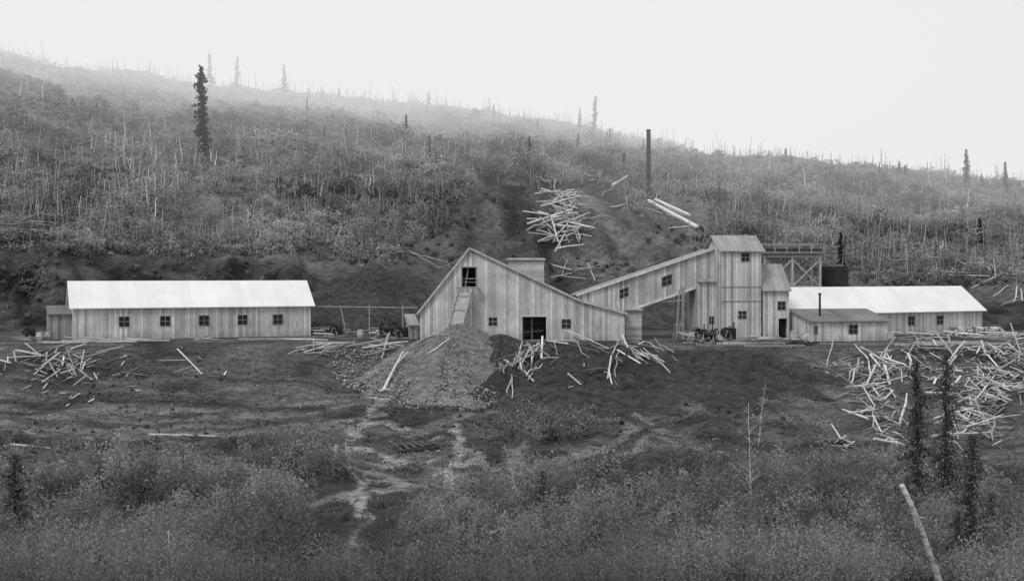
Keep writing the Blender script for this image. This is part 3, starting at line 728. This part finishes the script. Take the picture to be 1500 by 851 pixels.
jb=MB();a,b,c,d_=ops[1];jb.box((a-.15,-.06,0),(a-.002,.0-.002,d_+.15));jb.box((b+.002,-.06,0),(b+.15,-.002,d_+.15));jb.box((a-.002,-.06,d_+.002),(b+.002,-.002,d_+.15));jb.obj('door_frame',[M_wood],e)
dd2=MB();dd2.box((a+.05,.6,.03),(a+.12,2.0,d_-.1));dd2.obj('door',[M_wood2],e)
ib=MB();ib.beam((a+1.0,2.2,0),(a+1.0,2.2,d_),.16);ib.beam((a+.2,2.8,.7),(b-.2,3.0,.9),.14);ib.obj('interior_post',[M_wood2],e)
a,b,c,d_=ops[0]
hb=MB();hb.box((a-.12,-.07,c-.1),(a-.002,-.003,d_+.12));hb.box((b+.002,-.07,c-.1),(b+.12,-.003,d_+.12));hb.box((a-.002,-.07,d_+.002),(b+.002,-.003,d_+.12))
hb.beam((a-.5,-1.0,c-.1),(b+.3,-1.0,c-.1),.16);hb.beam((a-.3,-1,c-.1),(a-.3,0,c-.1),.14);hb.beam((b+.2,-1,c-.1),(b+.2,0,c-.1),.14)
hb.beam((a+.3,.4,c),(a+.6,.4,d_),.12);hb.beam((a,.3,c+.8),(b,.3,c+.8),.1);hb.beam((a-.3,-1,c-.1),(a-.3,-1,c+.9),.08);hb.beam((b+.2,-1,c-.1),(b+.2,-1,c+.5),.08);hb.beam((a-.3,-1,c+.5),(b+.2,-1,c+.45),.06)
hb.obj('hoist_frame',[M_wood2],e)
ch=MB();pa=Vector((lx(682),-.9,lz(428)));pb=Vector((lx(668),-4.2,lz(487)+.1));sd=Vector((1,0,0))
for k in range(6): ch.beam(pa+sd*(k*.22-.55),pb+sd*(k*.22-.55),.2,.05)
for q in (-.68,.68): ch.beam(pa+sd*q+Vector((0,0,.15)),pb+sd*q+Vector((0,0,.15)),.07,.4)
for t in (.15,.5,.85): ch.beam(pa.lerp(pb,t)+sd*-.7+Vector((0,0,.32)),pa.lerp(pb,t)+sd*.7+Vector((0,0,.32)),.08)
for t in (.2,.55):
    for q in (-.6,.6): ch.beam(pa.lerp(pb,t)+sd*q,Vector((pa.x+q,pa.lerp(pb,t).y,-2.5)),.12)
ch.obj('chute',[M_wood2],e)
top(e,'large asymmetrical gabled board mill with chute and open doorway','building')
e,_=eave_house('shed',(P(916,0,125).x,125),(P(940,0,125).x,125),5,3.0,3.5,[],M_horiz,M_roofg,1.0,.1)
top(e,'horizontal board annex at the end of the mill','shed')
e,_=eave_house('shed',(P(600,0,126).x,126),(P(612,0,126).x,126.2),3,1.5,2.4,[],M_side3,M_roofg,1.0,.15)
top(e,'tiny board lean-to beside the mill','shed')
x0=P(744,0,131).x;x1=P(797,0,131).x
e,_=eave_house('shed',(x0,131),(x1,131),4.5,P(0,381,131).z-PZ,P(0,379,134).z-PZ,[],M_horiz,M_roofg,1.0,.15)
top(e,'raised rear block of horizontal boards behind the mill','shed')
# gallery
A=P(846,0,125.0);B=P(1056,0,126.5);zl=P(0,432,125).z;zr=P(0,361,126.5).z
L_=math.hypot(B.x-A.x,B.y-A.y);k=(zr-zl)/L_;hh=3.35
e=empty('conveyor_gallery',(A.x,A.y,zl-hh),math.atan2(B.y-A.y,B.x-A.x));mb=MB()
wn=[]
for u in (914,977):
    s=s_of(u,(A.x,A.y),(B.x,B.y));wn.append((s-.45,s+.45,1.5,2.4) if u<950 else (s-.5,s+.5,1.25,2.2))
wall(mb,(0,0),(L_,0),hh-.02,wn);wall(mb,(L_,3),(0,3),hh-.02)
mb.box((0,.13,0),(L_,2.87,.12));o=mb.obj('wall',[M_side2],e);shear(o,k)
rb=MB();rb.box((-.2,-.3,hh),(L_,3.3,hh+.12));o=rb.obj('roof',[M_roofg],e);shear(o,k)
rb=MB();rb.box((-.2,-.08,0-.12),(L_,-.003,.14));rb.box((-.2,-.34,hh-.1),(L_,-.302,hh+.14));o=rb.obj('edge_board',[M_wood],e);shear(o,k)
for w_ in wn: window(e,*w_,0,k)
top(e,'sloping enclosed board conveyor gallery linking mill and tower','building')
e=MB();b0=P(993,0,126.5);e_h=P(0,425,126.5).z-PZ+.3
for q in (0,2.2):
    e.beam((.45,q,-.1),(.45,q,e_h),.2);e.beam((-.25,q,-.1),(.1,q,e_h-.25),.16)
    e.beam((-4,q,3.7),(.6,q,4.0),.13);e.beam((-.4,q,1.5),(.7,q,1.5),.13)
e.beam((.45,0,e_h*.75),(.45,2.2,e_h*.75),.16);e.beam((-.2,0,.2),(.45,0,2.4),.1)
o=e.obj('timber_trestle',[M_wood2]);o.location=(b0.x,126.0,PZ);top(o,'upright timber posts and rails supporting the sloping gallery','trestle')
tr=math.radians(9)
A=(P(1057,0,124).x,124.0);w_=4.15;B=(A[0]+w_*math.cos(tr),A[1]+w_*math.sin(tr))
zt=lambda v,d=124.3:P(0,v,d).z-PZ
ws=[];
for (u,v0,v1) in ((1092,383,371),(1087.5,467,456)):
    s=s_of(u,A,B);ws.append((s-.42,s+.42,zt(v0),zt(v1)))
e,_=eave_house('tower',A,B,5.0,zt(366),zt(346,126.5),ws,M_side2,M_roofg,.5,.35)
top(e,'tall narrow board headframe tower with gabled roof','tower')
tb=MB();tb.box((-.03,-.05,zt(442)),(w_+.03,-.004,zt(442)+.1));tb.box((-.03,-.05,zt(421)),(w_+.03,-.004,zt(421)+.1));o=tb.obj('trim_board',[M_wood2],e)
e,_=eave_house('shed',(P(1022,0,125.6).x,125.6),(P(1056.5,0,125.6).x,125.9),4,zt(412,125.6),zt(405,127),[(1.2,1.7,1.6,2.3)],M_side2,M_roofg,.5,.05)
top(e,'board annex beneath the gallery joined to the tower','shed')
A=(P(1117.5,0,124.9).x,124.9);B=(P(1156,0,125.3).x,125.3)
s=s_of(1145,A,B)
e,_=eave_house('shed',A,B,5,zt(422,125),zt(388,127.5),[(s-.4,s+.4,zt(454,125),zt(442,125))],M_side,M_roofg,.5,.15,doors=[(s_of(1140.5,A,B),s_of(1153,A,B),0.02,2.15)])
top(e,'tall board wing beside the tower with dark doorway','shed')
A=(29.3,129.0);B=(54.0,142.0);ws=[]
for u in (1335,1377): s=s_of(u,A,B);ws.append((s-.5,s+.5,1.0,1.95))
e,_=eave_house('bunkhouse',A,B,6.8,2.65,5.15,ws,M_side,M_roofw)
top(e,'long low board bunkhouse with white roof beside the tower','building')
A=(P(1189,0,121.6).x,121.6);B=(P(1300,0,123.2).x,123.2)
s=s_of(1250,A,B)
e,L2=eave_house('shed',A,B,5,2.0,3.0,[(s-.45,s+.45,.75,1.6),(.25,.6,.75,1.5)],M_side,M_roofd,1.0,.3)
top(e,'low board shed with dark single slope roof','shed')
cb=MB();s=s_of(1214,A,B);cb.tube([(s,2,2.3),(s,2,4.7)],.11,10);cb.tube([(s,2,4.6),(s,2,4.75)],.16,10);cb.obj('chimney',[M_iron],e,True)
# ---------------------------------------------------------------- trestle platform and tank
W_=6.1;x0=P(1120,0,136).x;zd=P(0,374,136).z-PZ;e=empty('timber_platform',(x0,136,PZ));fr=MB()
for y in (0,4):
    for x in (0,W_/2,W_): fr.beam((x,y,-.3),(x,y,zd),.26)
    for i_ in range(2):
        xa=i_*W_/2;fr.beam((xa,y-.16,zd-3.4),(xa+W_/2,y-.16,zd-.4),.16);fr.beam((xa,y+.16,zd-.4),(xa+W_/2,y+.16,zd-3.4),.16)
    fr.beam((-.2,y,zd-3.5),(W_+.2,y,zd-3.5),.2);fr.beam((-.3,y,zd-.1),(W_+.3,y,zd-.1),.3)
fr.obj('frame',[M_wood],e)
dk=MB()
for k_ in range(22): dk.box((-.4,-.5+k_*.23,zd+.08),(W_+.4,-.29+k_*.23,zd+.2))
dk.box((-.3,.1,zd+.2),(W_+.3,.16,zd+.75));dk.box((-.3,3.8,zd+.2),(W_+.3,3.86,zd+.75))
dk.obj('deck',[M_dtim],e)
for y in (-.4,4.4):
    rl=MB()
    for x in np.linspace(-.3,W_+.3,6): rl.beam((x,y,zd+.2),(x,y,zd+1.2),.1)
    rl.beam((-.4,y,zd+1.2),(W_+.4,y,zd+1.2),.12);rl.beam((-.4,y,zd+.3),(W_+.4,y,zd+.3),.12)
    rl.obj('railing',[M_wood2],e)
top(e,'cross braced timber platform with railing behind the tower','platform')
mb=MB();mb.tube([(0,0,0),(0,0,7.5)],1.65,24)
for z in np.arange(.6,7.5,.8): mb.tube([(0,0,z),(0,0,z+.07)],1.69,24)
o=mb.obj('water_tank',[M_iron]);o.location=(P(1221,0,141).x,141,PZ);top(o,'round dark hooped water tank beside the platform','tank')
p=gat(950,292,150);h_=-(190-HV)/F*p[1]-p[2];mb=MB();r_=3.3/F*p[1]
mb.tube([(0,0,-.5),(0,0,h_)],[r_,r_*.92],14)
for z in (h_*.33,h_*.66,h_*.98): mb.tube([(0,0,z),(0,0,z+.12)],r_*1.1,14)
o=mb.obj('smokestack',[M_iron],None);o.location=p;top(o,'tall dark iron smokestack standing on the hillside','chimney')
# ---------------------------------------------------------------- piles
def cone(name,cx,cy,zt_,rad,slope,flat,ex,amp,seed,m,label):
    n=180;r=np.linspace(0,1,100)**.9*rad;th=np.linspace(0,2*np.pi,n,endpoint=False)
    RR,TT=np.meshgrid(r,th,indexing='ij');x=cx+RR*np.cos(TT)*ex;y=cy+RR*np.sin(TT)
    rib=fbm(TT*9,RR*.12,seed+3,3)*amp*1.6*np.clip(RR/3,0,1)
    z=zt_-slope*np.sqrt(RR**2+flat**2)+slope*flat+fbm(x/2.6,y/2.6,seed,4)*amp*1.6*np.clip(RR/2.5,0,1)+rib+fbm(x/.5,y/.5,seed+5,2)*.22
    hz=Hn(x.ravel(),y.ravel()).reshape(x.shape);z=np.maximum(z,hz-.35);z=np.where(RR>rad*.97,hz-.6,z)
    co=np.stack([x-cx,y-cy,z-zt_],-1).reshape(-1,3);i=np.arange(100*n).reshape(100,n);j=np.roll(i,-1,1)
    fc=np.stack([i[:-1],j[:-1],j[1:],i[1:]],-1).reshape(-1,4)
    o=link(bpy.data.objects.new(name,fastmesh(name,co,fc[:,::-1].copy(),m,None,True)));o.location=(cx,cy,zt_);top(o,label,'pile');return o
for q_,lb in zip(PILES,['pale conical waste rock pile below the mill chute','dark earth spoil pile against the waste rock','broad dark earth spoil pile below the mill door','broad dark earth spoil pile beneath the mill corner','dark earth mound between bunkhouse and mill','low dark earth mound below the tower']):
    cone(*q_,M_gravel if q_[0][0]=='w' else M_pile2,lb)
def rocks(n,cu,cv,su,sv,s0,s1,t0,t1,g_=gat):
    q=[g_(R.gauss(cu,su),R.gauss(cv,sv)) for _ in range(n)];return [(p,R.uniform(s0,s1)*R.uniform(.4,1),R.uniform(t0,t1)) for p in q if p and p[1]<121]
rk=rocks(700,650,588,50,6,.08,.28,.15,.4,gatm)+rocks(400,660,590,45,4,.1,.34,.25,.5,gatm)+rocks(300,200,580,170,30,.08,.25,.08,.3)+rocks(400,900,600,250,35,.06,.2,.08,.25)+rocks(500,600,700,60,30,.06,.22,.12,.4)+rocks(700,840,548,60,20,.06,.22,.06,.3,gatm)
c0=PILES[0]
for i_ in range(2400):
    a=R.uniform(math.pi*.95,math.pi*1.6);rr_=R.uniform(.1,1)**.6*11;x=c0[1]+rr_*math.cos(a)*c0[7];y=c0[2]+rr_*math.sin(a)
    rk.append(((x,y,HM(x,y)+.05),R.uniform(.06,.22)*(.5+rr_/9),R.uniform(.1,.45)))
octv=np.array([(1,0,0),(0,1,0),(-1,0,0),(0,-1,0),(0,0,1),(0,0,-1)],float);octf=np.array([(0,1,4),(1,2,4),(2,3,4),(3,0,4),(1,0,5),(2,1,5),(3,2,5),(0,3,5)])
m_=len(rk);pp=np.array([r[0] for r in rk]);ss=np.array([r[1] for r in rk])/2;tt=np.array([r[2] for r in rk])
vv_=octv[None]*ss[:,None,None]*NR.uniform(.6,1.3,(m_,6,1));an=NR.uniform(0,6,m_);c,s=np.cos(an)[:,None],np.sin(an)[:,None]
vx=vv_[...,0]*c-vv_[...,1]*s;vy=vv_[...,0]*s+vv_[...,1]*c;vv_=np.stack([vx,vy,vv_[...,2]*.8+ss[:,None]*.3],-1)+pp[:,None]
o=link(bpy.data.objects.new('loose_rock',fastmesh('loose_rock',vv_.reshape(-1,3),(octf[None]+np.arange(m_)[:,None,None]*6).reshape(-1,3),M_stone,np.repeat(tt,6),False)))
top(o,'loose pale rubble strewn over the dark slope','rubble',None,'stuff')
# ---------------------------------------------------------------- small things
q=[gatm(u,v) for u,v in ((600,505),(590,520),(579,540),(569,560),(562,577))]
q=[Vector(p)+Vector((0,0,.22)) for p in q if p];c0v=q[0].copy();mb=MB()
mb.tube([p-c0v for p in q],[.1,.12,.14,.17,.22][:len(q)],10)
e_=q[-1]-c0v
for a_ in range(7):
    an_=a_*.9+.2;l=R.uniform(.4,.9);d=Vector((math.cos(an_),-abs(math.sin(an_))*.6,R.uniform(-.15,.25)))*l
    mb.tube([e_,e_+d*.5+Vector((0,0,.08)),e_+d],[.1,.06,.03],6)
o=mb.obj('uprooted_log',[M_log]);o.location=c0v;top(o,'pale curved uprooted trunk lying down the bank','log')
mb=MB();a=P(458,449,136);b=P(612,451,136);mb.tube([(0,0,0),(b.x-a.x,0,b.z-a.z)],.07,8)
for u in (505,541,590):
    x=P(u,0,136).x-a.x;mb.beam((x+(-.5 if u==505 else 0),0,.15),(x+(.2 if u==505 else 0),0,PZ-a.z),.13)
o=mb.obj('pipe_rail',[M_wood2]);o.location=a;top(o,'long horizontal pole rail on posts between buildings','fence')
p=gat(612,662);p=Vector(p);mb=MB()
for k_ in range(6): mb.beam((-1.3+k_*.5,-.8,.3+.1*k_),(-1.6+k_*.47,1.4,.55+.04*k_),.36,.05)
mb.box((-1.5,-.5,-.5),(-1.35,1.3,.3));mb.box((1.25,-.5,-.5),(1.4,1.3,.65));mb.box((-1.35,1.2,-.5),(1.25,1.3,.4),1);mb.beam((-1.7,-.75,.2),(1.9,-.7,.72),.12)
mb.beam((-1.4,-.2,.4),(-1.5,-.2,1.4),.08);mb.beam((1.2,-.6,.6),(2.6,-.9,.0),.1)
o=mb.obj('culvert_shelter',[M_dtim,M_dark]);o.location=p-Vector((0,0,.1));o.rotation_euler=(0,.06,.25);top(o,'dark board covered culvert mouth in the muddy flat','culvert')
def barrel(u,d,s=1,lie=False):
    mb=MB();mb.tube([(0,0,z) for z in (0,.2,.45,.7,.9)],[.27,.33,.36,.33,.27],14);
    for z in (.12,.3,.6,.78): mb.tube([(0,0,z-.02),(0,0,z+.02)],[.31+.05*(1-abs(z-.45)*2.2)]*2,14,1)
    o=mb.obj('barrel',[M_wood,M_iron]);x=P(u,0,d).x;o.location=(x,d,PZ+(.36 if lie else 0));o.scale=(s,)*3
    if lie:o.rotation_euler=(math.radians(88),0,math.radians(25))
    top(o,'pale wooden barrel with iron hoops standing in the yard','barrel','barrels in the mill yard')
barrel(1163,121.8,1.2);barrel(1177,121.2,1.3,True);barrel(58,124,.9);barrel(70,124.4,.9);barrel(1013,122.4);barrel(1048,121.8,1,True);barrel(1305,122);barrel(528,128);barrel(1110,122.6,.9)
def winch(u,d,rz,s=1.0):
    e=empty('winch',(P(u,0,d).x,d,PZ),rz);b=MB()
    for y in (-.6,.6): b.beam((-1.1,y,.12),(1.1,y,.12),.18);b.beam((-.5,y,.1),(-.2,y,1.1),.12);b.beam((.3,y,.1),(-.0,y,1.1),.12)
    b.obj('frame',[M_wood2],e);dr=MB();dr.tube([(0,-.55,.85),(0,.55,.85)],.3,14);dr.tube([(0,-.55,.85),(0,-.48,.85)],.5,16);dr.tube([(0,.48,.85),(0,.55,.85)],.5,16);dr.obj('drum',[M_iron],e)
    w=MB();
    for k_ in range(16):
        a0=k_*math.pi/8;a1=a0+math.pi/8;w.beam((.0+.62*math.cos(a0),-.75,.85+.62*math.sin(a0)),(.62*math.cos(a1),-.75,.85+.62*math.sin(a1)),.08)
        if k_%4==0: w.beam((0,-.75,.85),(.62*math.cos(a0),-.75,.85+.62*math.sin(a0)),.06)
    w.obj('wheel',[M_iron],e);m=MB();m.tube([(.7,0,.1),(.7,0,1.3)],.25,12);m.tube([(.7,0,1.3),(.7,0,1.9)],.07,8);m.obj('boiler',[M_iron],e)
    e.scale=(s,)*3;top(e,'small dark iron winch with wheel and boiler in yard','machine')
winch(1065,122.4,.2,1.0);winch(1022,123.2,-.3,.9);winch(490,131,.2,.9);winch(566,130,1.2,1.1);winch(40,126,.4,.8);winch(585,127,.1,.9);winch(1040,121.6,1.0,.9)
# ---------------------------------------------------------------- mist bank
def mist(c,s,dens,name='mist'):
    import bmesh
    bm=bmesh.new();bmesh.ops.create_uvsphere(bm,u_segments=64,v_segments=32,radius=1)
    me=bpy.data.meshes.new(name);bm.to_mesh(me);bm.free();m=bpy.data.materials.new('mist');m.use_nodes=True;nt=m.node_tree
    nt.nodes.remove(nt.nodes['Principled BSDF']);vs_=nt.nodes.new('ShaderNodeVolumeAbsorption');vs_.inputs['Color'].default_value=(0,0,0,1);vs_.inputs['Density'].default_value=dens
    em=nt.nodes.new('ShaderNodeEmission');em.inputs['Color'].default_value=(1,1,1,1);em.inputs['Strength'].default_value=dens*.86  # mist glows by itself, in place of skylight scattered inside it
    ad=nt.nodes.new('ShaderNodeAddShader');nt.links.new(vs_.outputs[0],ad.inputs[0]);nt.links.new(em.outputs[0],ad.inputs[1])
    nt.links.new(ad.outputs[0],nt.nodes['Material Output'].inputs['Volume']);me.materials.append(m)
    me.polygons.foreach_set('use_smooth',[True]*len(me.polygons))
    o=link(bpy.data.objects.new(name,me));o.location=c;o.scale=s;o['kind']='structure';o['label']='low mist bank lying over the upper hill'
    return o
mist((-110,400,80),(260,215,64),.0065)
mist((40,420,60),(460,290,84),.0019)
# ---------------------------------------------------------------- world, sun, camera
w=bpy.data.worlds.new('World');S.world=w;w.use_nodes=True;nt=w.node_tree;bg=nt.nodes['Background']
sk=nt.nodes.new('ShaderNodeTexSky');sk.sky_type='NISHITA';sk.sun_disc=False;el=math.radians(48);sk.sun_elevation=el;sk.sun_rotation=math.radians(215)
bw=nt.nodes.new('ShaderNodeRGBToBW');nt.links.new(sk.outputs[0],bw.inputs[0])
v=math_(nt,'MAXIMUM',bw.outputs[0],2.0);v=math_(nt,'POWER',v,.1);v=math_(nt,'MULTIPLY',v,6.9)
nt.links.new(v,bg.inputs['Color']);bg.inputs['Strength'].default_value=.1
sl=bpy.data.lights.new('sun','SUN');sl.energy=1.3;sl.angle=math.radians(14);sl.color=(1,1,1)
so=link(bpy.data.objects.new('sun',sl));az=math.radians(215)
dr=Vector((math.sin(az)*math.cos(el),math.cos(az)*math.cos(el),math.sin(el)));so.rotation_euler=dr.to_track_quat('Z','Y').to_euler();so.location=(0,0,100)
cam=bpy.data.cameras.new('camera');cam.sensor_width=36;cam.lens=F/1500*36;cam.shift_y=-(425.5-HV)/1500;cam.clip_end=5000;cam.clip_start=.5
c=link(bpy.data.objects.new('camera',cam));c.rotation_euler=(math.radians(90),0,0);S.camera=c
